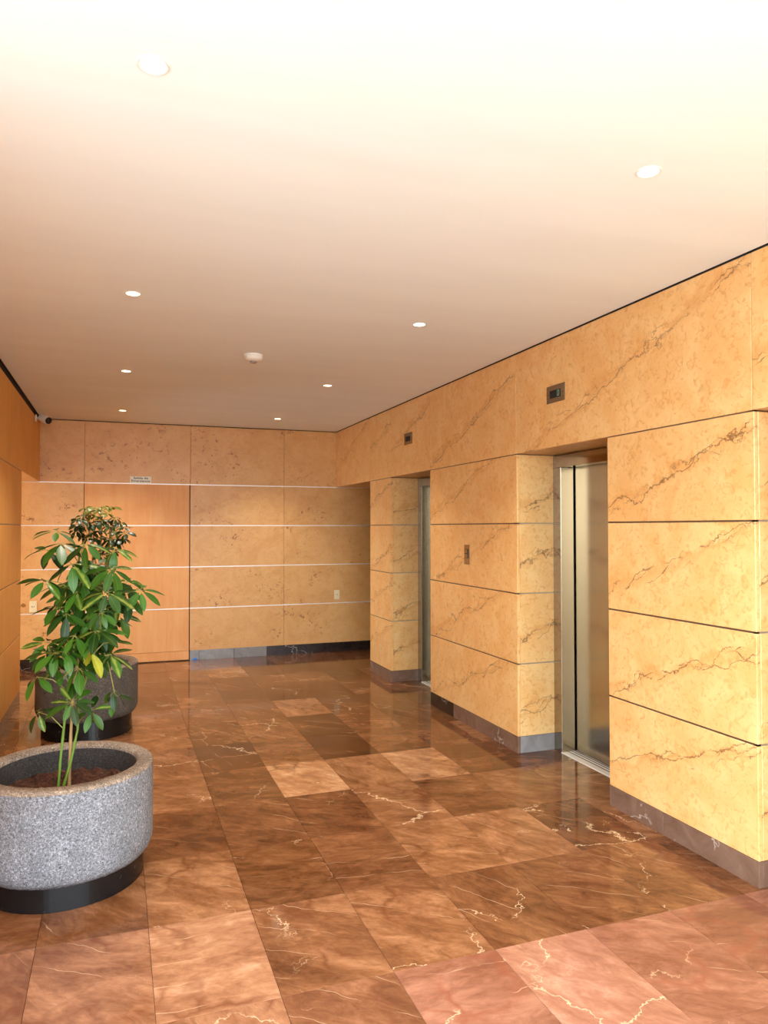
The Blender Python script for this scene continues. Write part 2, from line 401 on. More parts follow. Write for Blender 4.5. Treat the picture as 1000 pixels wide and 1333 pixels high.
cut_holes(ceil, 0.0375, H - 0.05, H + 0.08)
setting(boxo('trim_1', (XL - 0.4, XR + 0.4, YF, YB + 0.25, H + 0.141, H + 0.2), 'gap'), 'dark shadow gap above the edge of the ceiling')

# ------------------------------------------------------------------ panel walls
PT = 0.022; JG = 0.0045
def panel(parent, axis, at, a0, a1, z0, z1, face, mat, t=PT, name='stone_panel'):
    """slab whose visible face lies at AT on AXIS, facing sign FACE; a0..a1 runs on the other axis"""
    lo, hi = (at, at + t) if face < 0 else (at - t, at)
    g = 0.0012
    d = (lo, hi, a0 + g, a1 - g, z0, z1) if axis == 'x' else (a0 + g, a1 - g, lo, hi, z0, z1)
    return boxo(name, d, mat, parent, bev=0.0022)
def strip(parent, axis, at, a0, a1, z, face, mat='strip', h=JG * 2, rec=0.003):
    lo, hi = (at + rec, at + 0.02) if face < 0 else (at - 0.02, at - rec)
    d = (lo, hi, a0, a1, z - h / 2, z + h / 2) if axis == 'x' else (a0, a1, lo, hi, z - h / 2, z + h / 2)
    return boxo('metal_strip', d, mat, parent)

# right wall: three piers and the upper band
bm = newbm()
PIERS = [(7.146, 7.818), (4.593, 6.134), (2.515, 3.565)]
D = 2.985                                         # plane of the lift frames
for (a, b) in PIERS: box(bm, XR + PT, 3.5, a + PT, b - (PT if b > 7.5 else 0.0), 0.0, 2.12)
box(bm, XR + PT, 3.5, 2.2, YB + 0.2, 2.127 + PT, H + 0.14)     # band
wr = setting(link('wall_right', bm, 'core'), 'right wall of honey marble piers under a tall marble band')
for (a, b) in PIERS:
    for i in range(4):
        z0 = ZR[i] + (JG if i else 0.001); z1 = ZR[i + 1] - JG
        panel(wr, 'x', XR, a, b, z0, z1, -1, 'marble')
        panel(wr, 'y', a, XR + PT, D + (0.06 if a > 2.6 else 0.5), z0, z1, -1, 'marble')
        panel(wr, 'y', b, XR + PT, D + 0.06, z0, z1, 1, 'marble')
        if i: 
            strip(wr, 'x', XR, a + 0.003, b - 0.003, ZR[i], -1, 'strip_dark')
            strip(wr, 'y', a, XR + 0.003, D + (0.0 if a > 2.6 else 0.5), ZR[i], -1, 'strip_mid')
            strip(wr, 'y', b, XR + 0.003, D, ZR[i], 1, 'strip_mid')
    strip(wr, 'x', XR, a + 0.003, b - 0.003, ZR[4] - 0.001, -1, 'strip_dark', 0.009)
    strip(wr, 'y', a, XR + 0.003, D, ZR[4] - 0.002, -1, 'strip_dark', 0.007)
bands_end = 2.2
bands = [(YB, 7.818), (7.818, 7.150), (7.150, 6.134), (6.134, 4.6), (4.6, 2.525), (2.525, 2.2)]
for (b, a) in bands:
    panel(wr, 'x', XR, a, b, 2.127 + 0.002, H - 0.008, -1, 'marble')
    d = (XR + PT, D + 0.3, a + 0.001, b - 0.001, 2.129, 2.127 + PT)
    boxo('soffit_panel', d, 'marble', wr, bev=0.002)
boxo('shadow_gap', (XR + 0.004, XR + PT, 2.21, YB, H - 0.008, H + 0.005), 'gap', wr)

# base course of the piers
br = setting(boxo('baseboard_right', (XR + 0.012, XR + 0.014, 2.55, 2.56, 0.0, 0.01), 'core'), 'brown marble base course of the right piers')
bf = {0: [7.818, 7.5, 7.146], 1: [6.134, 5.794, 5.655, 5.36, 4.949, 4.593], 2: [3.565, 3.122, 2.515]}
for i, ys in bf.items():
    a = PIERS[i][0]
    for y1, y0 in zip(ys[:-1], ys[1:]):
        m = 'base_black' if (i == 1 and y1 > 5.7) else 'base_brown'
        boxo('base_tile', (XR - 0.001, XR + PT, y0 + 0.0012, y1 - 0.0012, 0.0, ZR[0]), m, br, bev=0.001)
    boxo('base_tile', (XR + PT, D + (0.06 if i < 2 else 0.5), a - 0.001, a + PT - 0.002, 0.0, ZR[0]), 'base_grey' if i == 1 else 'base_brown', br, bev=0.001)

# unseen return wall, added to keep the nearest pier's side dark
wfr = setting(boxo('wall_shade_return', (XR - 0.0, 3.5, -0.7, 2.2, 0.0, H + 0.14), 'marble_back'), 'plain unseen stone return added to shade the side of the nearest pier')
setting(boxo('wall_service', (3.5, 3.6, 1.0, YB + 0.3, 0.0, H + 0.14), 'core'), 'dark wall behind the lift shafts')

# ------------------------------------------------------------------ lifts
def lift(name, y0, y1, label):
    """opening between piers y0..y1 : steel frame, recessed leaf, sill"""
    r = setting(empty(name, (D, (y0 + y1) / 2, 0)), label)
    fw = 0.098; ja, jb = y0 + fw, y1 - fw; zt = 2.032; xd = 3.085
    boxo('frame_post', (D, xd, jb, y1 - 0.0005, 0.0, zt), 'steel_frame', r, bev=0.0015)
    boxo('frame_post', (D, xd, y0 + 0.0005, ja, 0.0, zt), 'steel_frame', r, bev=0.0015)
    boxo('jamb_plate', (D + 0.004, xd + 0.004, jb - 0.0025, jb - 0.0002, 0.006, zt - 0.002), 'steel', r)
    boxo('jamb_plate', (D + 0.004, xd + 0.004, ja + 0.0002, ja + 0.0025, 0.006, zt - 0.002), 'steel', r)
    boxo('transom', (D, xd, y0 + 0.0005, y1 - 0.0005, zt + 0.001, 2.120), 'steel_frame', r, bev=0.0015)
    m = ja + (jb - ja) * 0.0
    boxo('door_leaf', (3.10, 3.125, ja + 0.001, jb - 0.006, 0.010, zt + 0.01), 'steel', r, bev=0.0015)
    boxo('shaft_lining', (3.13, 3.14, y0, y1, 0.0, 2.12), 'gap', r)
    boxo('sill', (D - 0.006, 3.14, ja - 0.002, jb + 0.002, -0.010, 0.007), 'strip', r, bev=0.0015)
    for q in (0.045, 0.075, 0.10):
        boxo('sill_groove', (D + q, D + q + 0.008, ja, jb, 0.0068, 0.0076), 'gap', r)
    return r
lift('door_1', 3.565, 4.593, 'brushed steel lift door between the two larger stone piers')
lift('door_2', 6.134, 7.146, 'narrow view of a steel lift door beside the furthest pier')

# ------------------------------------------------------------------ back wall with emergency door
wb = setting(boxo('wall_back', (-3.3, 4.9, YB + PT, YB + 0.2, 0.0, H + 0.14), 'core'), 'back wall of matte honey stone panels with pale metal joints')
DX0, DX1 = -0.351, 0.833
xs_top = [-1.5, DX0, 0.842, 1.995, 3.3]
for a, b in zip(xs_top[:-1], xs_top[1:]): panel(wb, 'y', YB, a, b, ZR[4] + JG, H - 0.008, -1, 'marble_back')
for xs in ([-3.2, -1.55, DX0 - 0.004], [0.842, 1.995, 3.2, 4.6]):
    for a, b in zip(xs[:-1], xs[1:]):
        for i in range(4):
            panel(wb, 'y', YB, a, b, ZR[i] + (JG if i else 0.001), ZR[i + 1] - JG, -1, 'marble_back')
for z in ZR[1:]:
    strip(wb, 'y', YB, -3.2, DX0 - 0.004, z, -1, 'strip', 0.011, -0.0015)
    strip(wb, 'y', YB, 0.842, 4.6, z, -1, 'strip', 0.011, -0.0015)
strip(wb, 'y', YB, DX0 - 0.004, 0.842, ZR[4], -1, 'strip', 0.011, -0.0015)
bb = setting(boxo('baseboard_back', (0.85, 0.86, YB + 0.004, YB + 0.006, 0, 0.01), 'core'), 'grey and black marble base course of the back wall')
for a, b, m in ((-3.2, -1.4, 'base_brown'), (-1.4, -0.36, 'base_black'), (0.843, 0.951, 'base_grey'), (0.953, 1.373, 'base_grey'), (1.375, 1.777, 'base_grey'),
                (1.779, 2.19, 'base_black'), (2.192, 2.6, 'base_black'), (2.602, 3.4, 'base_black'), (3.402, 4.6, 'base_black')):
    boxo('base_tile', (a + 0.001, b - 0.001, YB - 0.001, YB + PT, 0.0, ZR[0] + 0.004), m, bb, bev=0.001)
d3 = setting(empty('door_3', ((DX0 + DX1) / 2, YB, 0)), 'wood veneered emergency exit door flush in the back wall')
boxo('door_reveal', (DX1, DX1 + 0.009, YB + 0.006, YB + PT, 0.0, ZR[4] - 0.004), 'gap', d3)
boxo('door_reveal', (DX0 - 0.004, DX0, YB + 0.006, YB + PT, 0.0, ZR[4] - 0.004), 'gap', d3)
for i in range(4):
    panel(d3, 'y', YB + 0.001, DX0, DX1, ZR[i] + (JG if i else 0.002), ZR[i + 1] - JG, -1, 'wood_door', name='door_panel')
    if i: boxo('metal_strip', (DX0 + 0.001, DX1 - 0.001, YB - 0.0012, YB + 0.015, ZR[i] - 0.0055, ZR[i] + 0.0055), 'strip', d3)
boxo('kick_plate', (DX0, DX1, YB + 0.002, YB + PT, 0.012, ZR[0] - 0.001), 'wood_door', d3, bev=0.002)

# ------------------------------------------------------------------ left wall
YLN = 2.0; YLE = 7.50
bm = newbm()
box(bm, XL - 0.35, XL - PT, YLN, YLE - PT, 0.0, H + 0.14)
box(bm, XL - 0.35, XL - PT, YLE - PT, YB + 0.2, 2.127 + PT, H + 0.14)
wl = setting(link('wall_left', bm, 'core'), 'left wall of honey wood veneer panels with thin joints')
seams = [YLN, 4.2, YLE]
for a, b in zip(seams[:-1], seams[1:]):
    for i in range(4):
        panel(wl, 'x', XL, a, b, ZR[i] + (JG if i else 0.001), ZR[i + 1] - JG, 1, 'wood_wall', name='wood_panel')
for a, b in ((YLN, 4.2), (4.2, YB)):
    panel(wl, 'x', XL, a, b, ZR[4] + 0.003, H - 0.045, 1, 'wood_wall', name='wood_panel')
for i in range(1, 5): strip(wl, 'x', XL, YLN, YLE - 0.003, ZR[i], 1, 'strip_dark', 0.008)
for i in range(4):
    panel(wl, 'y', YLE, XL - 0.35, XL - PT, ZR[i] + (JG if i else 0.001), ZR[i + 1] - JG, 1, 'wood_wall', name='wood_panel')
boxo('soffit_panel', (XL - 0.35, XL - 0.001, YLE, YB, 2.129, 2.127 + PT), 'marble_back', wl, bev=0.002)
boxo('shadow_gap', (XL - PT, XL - 0.004, YLN, YB, H - 0.045, H + 0.005), 'gap', wl)
bl = setting(boxo('baseboard_left', (XL - 0.014, XL - 0.012, 3, 3.01, 0, 0.01), 'core'), 'brown marble base course of the left wall')
yy = YLN
while yy < YLE - 0.01:
    y2 = min(yy + 0.53, YLE)
    boxo('base_tile', (XL - PT, XL + 0.001, yy + 0.001, y2 - 0.001, 0.0, ZR[0]), 'base_brown', bl, bev=0.001); yy = y2

# side passages at the back; the right one's shade is put into dark colours
setting(boxo('wall_passage_left', (-3.4, XL - 0.35, 7.3, 7.45, 0.0, H), 'wood_wall'), 'near wall of the passage behind the left wall')
setting(boxo('ceiling_passage_left', (-3.4, XL - 0.35, 7.45, YB + 0.2, 2.35, 2.45), 'ceiling'), 'low ceiling of the left passage')
setting(boxo('ceiling_passage_right', (3.2, 5.0, 7.6, YB + 0.2, 2.20, 2.3), 'gap'), 'low ceiling of the right passage, its shade put into the colour')
setting(boxo('wall_passage_right', (3.5, 5.0, 7.6, 7.8, 0.0, 2.2), 'core'), 'near wall of the dark right passage')
setting(boxo('wall_passage_end', (4.9, 5.0, 7.8, YB + 0.2, 0.0, 2.2), 'core'), 'end wall of the dark right passage')
# unseen ground at the open front, brought inward to bounce light up
setting(boxo('ground', (-30, 30, -40, 0.68, -0.14, -0.02), 'paving'), 'unseen pale paving added to bounce light onto the lobby ceiling')
setting(boxo('ground_left', (-30, -3.5, 0.69, 9.0, -0.14, -0.02), 'paving'), 'pale paving beside the lobby')

# ------------------------------------------------------------------ downlights
def downlight(x, y, label, power):
    r = empty('downlight', (x, y, H), label=label, category='ceiling light', group='recessed ceiling downlights')
    bm = newbm(); lathe(bm, [(0.0345, H + 0.002), (0.0355, H - 0.002), (0.041, H - 0.0035), (0.045, H - 0.001), (0.0455, H + 0.001)], 32, x, y)
    link('trim_ring', bm, 'white_plastic', r, smooth=True)
    bm = newbm(); lathe(bm, [(0.0345, H + 0.001), (0.0335, H + 0.03), (0.031, H + 0.045)], 32, x, y); link('reflector', bm, 'strip', r, smooth=True)
    bm = newbm(); lathe(bm, [(0.0, H + 0.016), (0.014, H + 0.017), (0.024, H + 0.022), (0.031, H + 0.030), (0.031, H + 0.05)], 32, x, y)
    link('lamp_lens', bm, 'bulb', r)
    ld = bpy.data.lights.new('downlight_beam', 'SPOT'); ld.energy = power * 4.2; ld.color = (1.0, 0.92, 0.78); ld.spot_size = math.radians(104); ld.spot_blend = 1.0; ld.shadow_soft_size = 0.03
    lo = bpy.data.objects.new('downlight_beam', ld); C.objects.link(lo); lo.parent = r; lo.location = (0, 0, -0.012)
rowname = ['nearest the camera', 'second from the camera', 'third from the camera', 'nearest the back wall']
for i, y in enumerate((2.05, 4.11, 6.17, 8.26)):
    downlight(0.085 - 0.01 * i, y, 'lit round recessed downlight in the left row, ' + rowname[i], 12)
    downlight(1.75 - 0.007 * i, y + 0.03, 'lit round recessed downlight in the right row, ' + rowname[i], 12)

# ------------------------------------------------------------------ smoke detector
sdx, sdy = 0.922, 5.278
r = empty('smoke_detector', (sdx, sdy, H), label='round white smoke detector on the ceiling between the downlight rows', category='smoke detector')
bm = newbm(); lathe(bm, [(0.0, H), (0.066, H), (0.068, H - 0.004), (0.068, H - 0.014), (0.064, H - 0.017)], 40, sdx, sdy); link('mounting_base', bm, 'white_plastic', r, smooth=True)
bm = newbm(); lathe(bm, [(0.063, H - 0.017), (0.064, H - 0.024), (0.058, H - 0.036), (0.040, H - 0.044), (0.028, H - 0.046)], 40, sdx, sdy); link('housing', bm, 'white_plastic', r, smooth=True)
bm = newbm(); lathe(bm, [(0.028, H - 0.045), (0.026, H - 0.052), (0.018, H - 0.060), (0.0, H - 0.062)], 32, sdx, sdy); link('sensor_cap', bm, 'grey_plastic', r, smooth=True, label='grey sensor cap')

# ------------------------------------------------------------------ security camera
cx, cy, cz = -0.765, 8.66, 2.797
r = empty('security_camera', (cx, cy, cz), label='small white bullet security camera in the upper left corner under the ceiling', category='camera')
bm = newbm(); lathe(bm, [(0.0, 0.0), (0.040, 0.0), (0.042, 0.006), (0.034, 0.014), (0.0, 0.016)], 28)
bmesh.ops.rotate(bm, verts=bm.verts, cent=(0, 0, 0), matrix=Matrix.Rotation(math.radians(90), 3, 'Y')); bmesh.ops.translate(bm, verts=bm.verts, vec=(XL + 0.0, cy, cz - 0.015))
link('mounting_plate', bm, 'white_plastic', r, smooth=True)
bm = newbm(); tube(bm, [(XL + 0.012, cy, cz - 0.015), (cx, cy - 0.005, cz - 0.012), (cx + 0.01, cy - 0.015, cz - 0.02)], 0.013, 0.011, 10); link('bracket', bm, 'white_plastic', r, smooth=True)
aim = Vector((0.60, -0.72, -0.30)).normalized(); q = aim.to_track_quat('Z', 'Y').to_matrix()
def aimed(prof, n=28):
    bm = newbm(); lathe(bm, prof, n); bmesh.ops.rotate(bm, verts=bm.verts, cent=(0, 0, 0), matrix=q)
    bmesh.ops.translate(bm, verts=bm.verts, vec=Vector((cx + 0.015, cy - 0.02, cz - 0.018))); return bm
link('camera_body', aimed([(0.0, -0.045), (0.026, -0.043), (0.037, -0.03), (0.040, 0.0), (0.042, 0.085), (0.0415, 0.10), (0.037, 0.10)]), 'white_plastic', r, smooth=True)
link('lens_face', aimed([(0.0375, 0.094), (0.0375, 0.1045), (0.033, 0.107), (0.014, 0.1075), (0.012, 0.105), (0.0, 0.106)]), 'black', r, smooth=True, label='black glass lens face')

# ------------------------------------------------------------------ emergency exit sign
sx0, sx1, sz0, sz1 = 0.149, 0.388, 2.134, 2.214
r = empty('exit_sign', ((sx0 + sx1) / 2, YB, sz0), label='small cream sign lettered Salida de Emergencia above the wooden door', category='sign')
boxo('sign_plate', (sx0, sx1, YB - 0.005, YB - 0.0002, sz0, sz1), 'sign', r, bev=0.0008)
def lettering(txt, size, cx_, cz_, width):
    cu = bpy.data.curves.new('txt', 'FONT'); cu.body = txt; cu.size = size; cu.align_x = 'CENTER'; cu.extrude = 0.0004; cu.offset = 0.0006
    to = bpy.data.objects.new('txt', cu); C.objects.link(to)
    dg = bpy.context.evaluated_depsgraph_get(); me = bpy.data.meshes.new_from_object(to.evaluated_get(dg))
    bpy.data.objects.remove(to)
    me.name = 'lettering'; me.materials.clear(); me.materials.append(M['ink'])
    o = bpy.data.objects.new('lettering', me); C.objects.link(o); o.parent = r
    w = max(v.co.x for v in me.vertices) - min(v.co.x for v in me.vertices)
    o.scale = (width / w, 1, 1)
    o.rotation_euler = (math.pi / 2, 0, 0); o.location = (cx_ - r.location.x, -0.0058, cz_ - r.location.z)
lettering('Salida de', 0.036, (sx0 + sx1) / 2, 2.182, 0.165)
lettering('Emergencia', 0.036, (sx0 + sx1) / 2, 2.148, 0.212)

# ------------------------------------------------------------------ wall plates
def wallplate(x, z, label, cat, w=0.07, h=0.118):
    r = empty(cat.replace(' ', '_'), (x, YB, z - h / 2), label=label, category=cat, group='ivory wall plates on the back wall')
    boxo('cover_plate', (x - w / 2, x + w / 2, YB - 0.007, YB - 0.0003, z - h / 2, z + h / 2), 'ivory', r, bev=0.002)
    boxo('insert', (x - w * .27, x + w * .27, YB - 0.0095, YB - 0.007, z - h * .17, z + h * .17), 'ivory', r, bev=0.001)
    for dx in (-0.009, 0.009):
        boxo('slot', (x + dx - 0.002, x + dx + 0.002, YB - 0.0101, YB - 0.0094, z - 0.006, z + 0.008), 'black', r)
    bm = newbm(); lathe(bm, [(0, 0), (0.0022, 0)], 12); bmesh.ops.rotate(bm, verts=bm.verts, cent=(0, 0, 0), matrix=Matrix.Rotation(math.pi / 2, 3, 'X'))
    bmesh.ops.translate(bm, verts=bm.verts, vec=(x, YB - 0.0100, z - 0.011)); link('slot', bm, 'black', r)
wallplate(-0.878, 0.713, 'ivory wall outlet left of the wooden door, beside the tall plant', 'wall outlet', 0.075, 0.125)
wallplate(2.692, 0.736, 'ivory wall outlet low at the right end of the back wall', 'wall outlet', 0.072, 0.12)

# ------------------------------------------------------------------ lift call panel and floor indicators
r = empty('call_panel', (XR, 5.389, 1.302), label='narrow bronze call plate with two buttons on the middle pier', category='call panel')
boxo('face_plate', (XR - 0.004, XR - 0.0003, 5.342, 5.436, 1.302, 1.462), 'steel_frame', r, bev=0.001)
boxo('button_bezel', (XR - 0.006, XR - 0.004, 5.357, 5.424, 1.353, 1.428), 'black', r, bev=0.0008)
for z0 in (1.358, 1.394):
    b = boxo('button', (XR - 0.0095, XR - 0.006, 5.372, 5.418, z0, z0 + 0.028), 'steel', r, bev=0.001)
for z in (1.318, 1.448):
    bm = newbm(); lathe(bm, [(0.0025, 0), (0.0025, 0.001), (0, 0.0012)], 10); bmesh.ops.rotate(bm, verts=bm.verts, cent=(0, 0, 0), matrix=Matrix.Rotation(-math.pi / 2, 3, 'Y'))
    bmesh.ops.translate(bm, verts=bm.verts, vec=(XR - 0.004, 5.389, z)); link('screw', bm, 'black', r)
def indicator(y0, y1, z0, z1, label, digit):
    r = empty('floor_indicator', (XR, (y0 + y1) / 2, z0), label=label, category='floor indicator')
    w, h = y1 - y0, z1 - z0
    boxo('face_plate', (XR - 0.004, XR - 0.0003, y0, y1, z0, z1), 'steel_frame', r, bev=0.001)
    a, b, c, e = y0 + w * .23, y1 - w * .19, z0 + h * .27, z1 - h * .29
    boxo('display_window', (XR - 0.0055, XR - 0.004, a, b, c, e), 'gap', r, bev=0.0006)
    if digit:
        bm = newbm(); u0, u1, v0, v1, t = a + 0.012, a + 0.034, c + 0.007, e - 0.007, 0.0035
        for q_ in ((u0, u1, v0, v0 + t), (u0, u1, v1 - t, v1), (u0, u0 + t, v0, v1), (u1 - t, u1, v0, v1)):
            box(bm, XR - 0.0062, XR - 0.0056, *q_)
        link('display_digit', bm, 'digit', r, label='dim green digit')
    for y in (y0 + w * .1, y1 - w * .1):
        bm = newbm(); lathe(bm, [(0.003, 0), (0.003, 0.001), (0, 0.0012)], 10); bmesh.ops.rotate(bm, verts=bm.verts, cent=(0, 0, 0), matrix=Matrix.Rotation(-math.pi / 2, 3, 'Y'))
        bmesh.ops.translate(bm, verts=bm.verts, vec=(XR - 0.004, y, (z0 + z1) / 2)); link('screw', bm, 'black', r)
indicator(3.987, 4.197, 2.418, 2.532, 'steel floor indicator with black display above the nearer lift', True)
indicator(6.56, 6.765, 2.418, 2.532, 'dull floor indicator with black display above the further lift', False)
# blue tape
bm = newbm()
tv = [(0.878, 0.0), (0.925, 0.0), (0.932, 0.006), (0.930, 0.022), (0.912, 0.026), (0.893, 0.023), (0.882, 0.015)]
f0 = [bm.verts.new((x, YB - 0.0045, z + 0.0008)) for x, z in tv]; f1 = [bm.verts.new((x, YB - 0.0013, z + 0.0008)) for x, z in tv]
bm.faces.new(f0); bm.faces.new(f1[::-1])
for i in range(len(tv)): j = (i + 1) % len(tv); bm.faces.new((f0[i], f1[i], f1[j], f0[j]))
o = link('blue_tape', bm, 'blue'); o['label'] = 'scrap of bright blue tape at the foot of the base course beside the wooden door'; o['category'] = 'tape'

# ------------------------------------------------------------------ potted umbrella plants
def unproj(px, py, Y):
    d = ROT @ Vector((px - 500, -(py - 666.5), -955.19)); return Vector((0, 0, 1.6)) + d * (Y / d.y)
def leafmesh(name, mat, seed, droop, wid=0.40, fold=0.10):
    rr = random.Random(seed); bm = newbm(); rows = []
    prof = [(0.0, 0.02), (0.10, 0.35), (0.28, 0.78), (0.50, 1.0), (0.72, 0.86), (0.88, 0.48), (1.0, 0.03)]
    for t, w in prof:
        y = math.sin(t * droop) / droop if droop > 0.01 else t
        z = -(1 - math.cos(t * droop)) / droop if droop > 0.01 else 0
        h = w * wid / 2
        rows.append([bm.verts.new((-h, y, z + fold * h * 2)), bm.verts.new((0, y, z)), bm.verts.new((h, y, z + fold * h * 2))])
    for a, b in zip(rows[:-1], rows[1:]):
        for i in (0, 1): bm.faces.new((a[i], a[i + 1], b[i + 1], b[i]))
    me = bpy.data.meshes.new(name); bm.to_mesh(me); bm.free(); me.materials.append(M[mat])
    for p in me.polygons: p.use_smooth = True
    return me
def pot(cx, cy, R, r_in, h, rb, hb, soilz, seed, root, stone='granite', segs=96):
    rr = random.Random(seed)
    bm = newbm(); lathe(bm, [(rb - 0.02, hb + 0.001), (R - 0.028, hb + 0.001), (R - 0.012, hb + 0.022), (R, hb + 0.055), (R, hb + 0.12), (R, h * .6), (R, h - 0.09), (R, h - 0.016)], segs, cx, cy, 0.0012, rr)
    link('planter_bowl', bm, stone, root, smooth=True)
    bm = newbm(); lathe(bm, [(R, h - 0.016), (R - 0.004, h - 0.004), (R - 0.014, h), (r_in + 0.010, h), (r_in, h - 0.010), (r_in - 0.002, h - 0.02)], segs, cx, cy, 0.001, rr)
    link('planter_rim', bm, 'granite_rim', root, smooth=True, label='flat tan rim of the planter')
    bm = newbm(); lathe(bm, [(r_in - 0.002, h - 0.02), (r_in - 0.004, h - 0.06), (r_in - 0.006, soilz - 0.05)], segs, cx, cy)
    link('planter_lining', bm, 'granite_inner', root, smooth=True, label='dark rough inner face')
    bm = newbm(); lathe(bm, [(0.0, 0.0005), (rb, 0.0005), (rb, 0.004), (rb - 0.003, hb), (0.0, hb)], segs, cx, cy); link('planter_foot', bm, 'black_stone', root, label='polished black foot ring').data.polygons
    bm = newbm(); prof = [(0.0, soilz)] + [(r_in * f, soilz) for f in (0.1, 0.2, 0.3, 0.4, 0.5, 0.6, 0.7, 0.8, 0.9, 0.985)]
    lathe(bm, prof, 72, cx, cy)
    for v in bm.verts: v.co.z += rr.uniform(-0.010, 0.012)
    link('soil', bm, 'soil', root, smooth=True)
def whorl(root, c, n, size, droop_dir, meshes, rr, stem_bm, attach, yellow=0.0, tilt=None, lname='leaf', into=None):
    """leaflets radiating from c; petiole runs from attach to c"""
    mid = (Vector(attach) + c) / 2 + Vector((0, 0, 0.02))
    tube(stem_bm, [attach, mid, c], 0.0024, 0.0016, 5)
    a0 = rr.uniform(0, 6.28)
    up = Vector((tilt[0], tilt[1], 1)).normalized() if tilt else Vector((rr.uniform(-.25, .25), rr.uniform(-.65, -.10), 1)).normalized()
    e1 = up.orthogonal().normalized(); e2 = up.cross(e1)
    for i in range(n):
        a = a0 + 2 * math.pi * (i + rr.uniform(-.18, .18)) / n
        dr = droop_dir * 0.62 + rr.uniform(-0.25, 0.22)
        d = (e1 * math.cos(a) + e2 * math.sin(a)) * math.cos(dr) - up * math.sin(dr)
        L = size * rr.uniform(0.80, 1.15) * 1.0
        nrm = (up - d * up.dot(d)).normalized(); side = d.cross(nrm).normalized()
        side = (side + nrm * rr.uniform(-.25, .25)).normalized(); nrm = side.cross(d).normalized()
        p0 = c + d * 0.016
        tube(stem_bm, [c, p0 + d * 0.004], 0.0011, 0.0009, 4)
        mw = Matrix((side, d, nrm)).transposed().to_4x4(); mw.translation = p0 - Vector(root.location)
        if into is not None:
            me = rr.choice(meshes); mw.translation = p0; T = mw @ Matrix.Diagonal((L, L, L, 1))
            vs = [into.verts.new(T @ v.co) for v in me.vertices]
            for f in me.polygons: into.faces.new([vs[i] for i in f.vertices])
            continue
        o = bpy.data.objects.new(lname, rr.choice(meshes)); C.objects.link(o); o.parent = root
        o.matrix_local = mw @ Matrix.Diagonal((L, L, L, 1))
        o['yellow'] = float(yellow)

# --- near plant
NX, NY = -0.208, 3.709
near = empty('potted_umbrella_plant', (NX, NY, 0), label='tall bright green umbrella plant in the grey granite planter nearest the camera', category='potted plant')
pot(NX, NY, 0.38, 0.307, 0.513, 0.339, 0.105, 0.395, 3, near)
rn = random.Random(11)
sA = [unproj(76, 1024, 3.66), unproj(79, 985, 3.66), unproj(84, 940, 3.66), unproj(90, 890, 3.67), unproj(98, 830, 3.70), unproj(100, 760, 3.72), unproj(104, 715, 3.72)]
sB = [unproj(90, 1022, 3.68), unproj(91, 985, 3.68), unproj(93, 940, 3.68), unproj(96, 890, 3.69), unproj(108, 830, 3.72), unproj(122, 780, 3.74), unproj(142, 735, 3.74)]
sC = [unproj(83, 1022, 3.65), unproj(93, 988, 3.64), unproj(101, 950, 3.63), unproj(103, 915, 3.64), unproj(116, 870, 3.68), unproj(132, 820, 3.70), unproj(160, 775, 3.70)]
for s in (sA, sB, sC): s.insert(0, s[0] - Vector((0, 0, 0.05)))
for s, m, r0 in ((sA, 'stem_green', 0.0060), (sB, 'stem_brown', 0.0075), (sC, 'stem_green', 0.0060)):
    # leaf-scar nodes: slightly swollen rings
    pts = []
    for a, b in zip(s[:-1], s[1:]):
        for k in range(4): pts.append(a.lerp(b, k / 4))
    pts.append(s[-1]); bm = newbm(); tube(bm, pts, r0, 0.004, 8)
    for i in range(0, len(pts)):
        if i % 3 == 1:
            for v in bm.verts:
                if (v.co - pts[i]).length < 0.013: v.co = pts[i] + (v.co - pts[i]) * 1.22
    link('stem', bm, m, near, smooth=True, label='pale brown woody stem' if m == 'stem_brown' else 'thin green stem')
LM = [leafmesh('leaf', 'leaf', i, dr, w) for i, (dr, w) in enumerate(((0.15, .36), (0.45, .39), (0.7, .36), (0.3, .34)))]
W = [ # px, py, dY, n, size, droop
 (73.5, 691, 0, 6, .098, .35), (79, 707, -.06, 8, .118, .75), (62, 716, .05, 5, .11, .8), (112, 708, -.12, 8, .115, .75), (94, 734, -.08, 8, .118, .8),
 (59, 755, -.10, 7, .112, .55), (150, 714, .02, 7, .10, .7), (146, 740, -.12, 8, .125, .65), (139.5, 771, -.17, 8, .115, .35), (183, 768, -.02, 7, .115, .6),
 (166, 757, .06, 7, .11, .7), (132, 797, -.2, 8, .070, .45), (125, 821, -.16, 7, .12, .8), (169, 779, .02, 6, .11, .9), (143, 852, -.05, 7, .11, .35),
 (147, 836, .05, 5, .09, .3), (87, 799, -.06, 7, .105, .8), (97, 827, -.14, 7, .105, .85), (86, 848, -.10, 6, .10, .5), (61, 836, .02, 7, .095, .4),
 (63, 850, -.04, 7, .11, .5), (107, 757, -.04, 7, .11, .7), (120, 745, .08, 6, .10, .8), (85, 762, .04, 7, .11, .6), (117, 806, 0, 7, .10, .7),
 (86, 783, .06, 7, .105, .7), (152, 783, .06, 7, .105, .9), (155, 800, .05, 6, .10, 1.0), (110, 782, .02, 7, .105, .7), (103, 871, -.10, 7, .105, .65),
 (94, 914, -.16, 9, .098, .15), (119, 925, -.13, 6, .088, .25), (48, 881, -.02, 4, .09, .7), (50, 927, .02, 4, .085, .8), (75, 868, .03, 6, .10, .6),
 (100, 770, -.05, 7, .11, .6), (136, 790, 0, 7, .11, .7), (76, 790, 0, 6, .10, .7), (116, 830, .05, 6, .11, .6), (160, 765, .12, 6, .10, .8), (72, 850, -.1, 6, .10, .5),
 (128, 762, .1, 6, .10, .7), (105, 735, .08, 6, .10, .7), (131, 846, .04, 6, .10, .7),
]
stems = sA + sB + sC
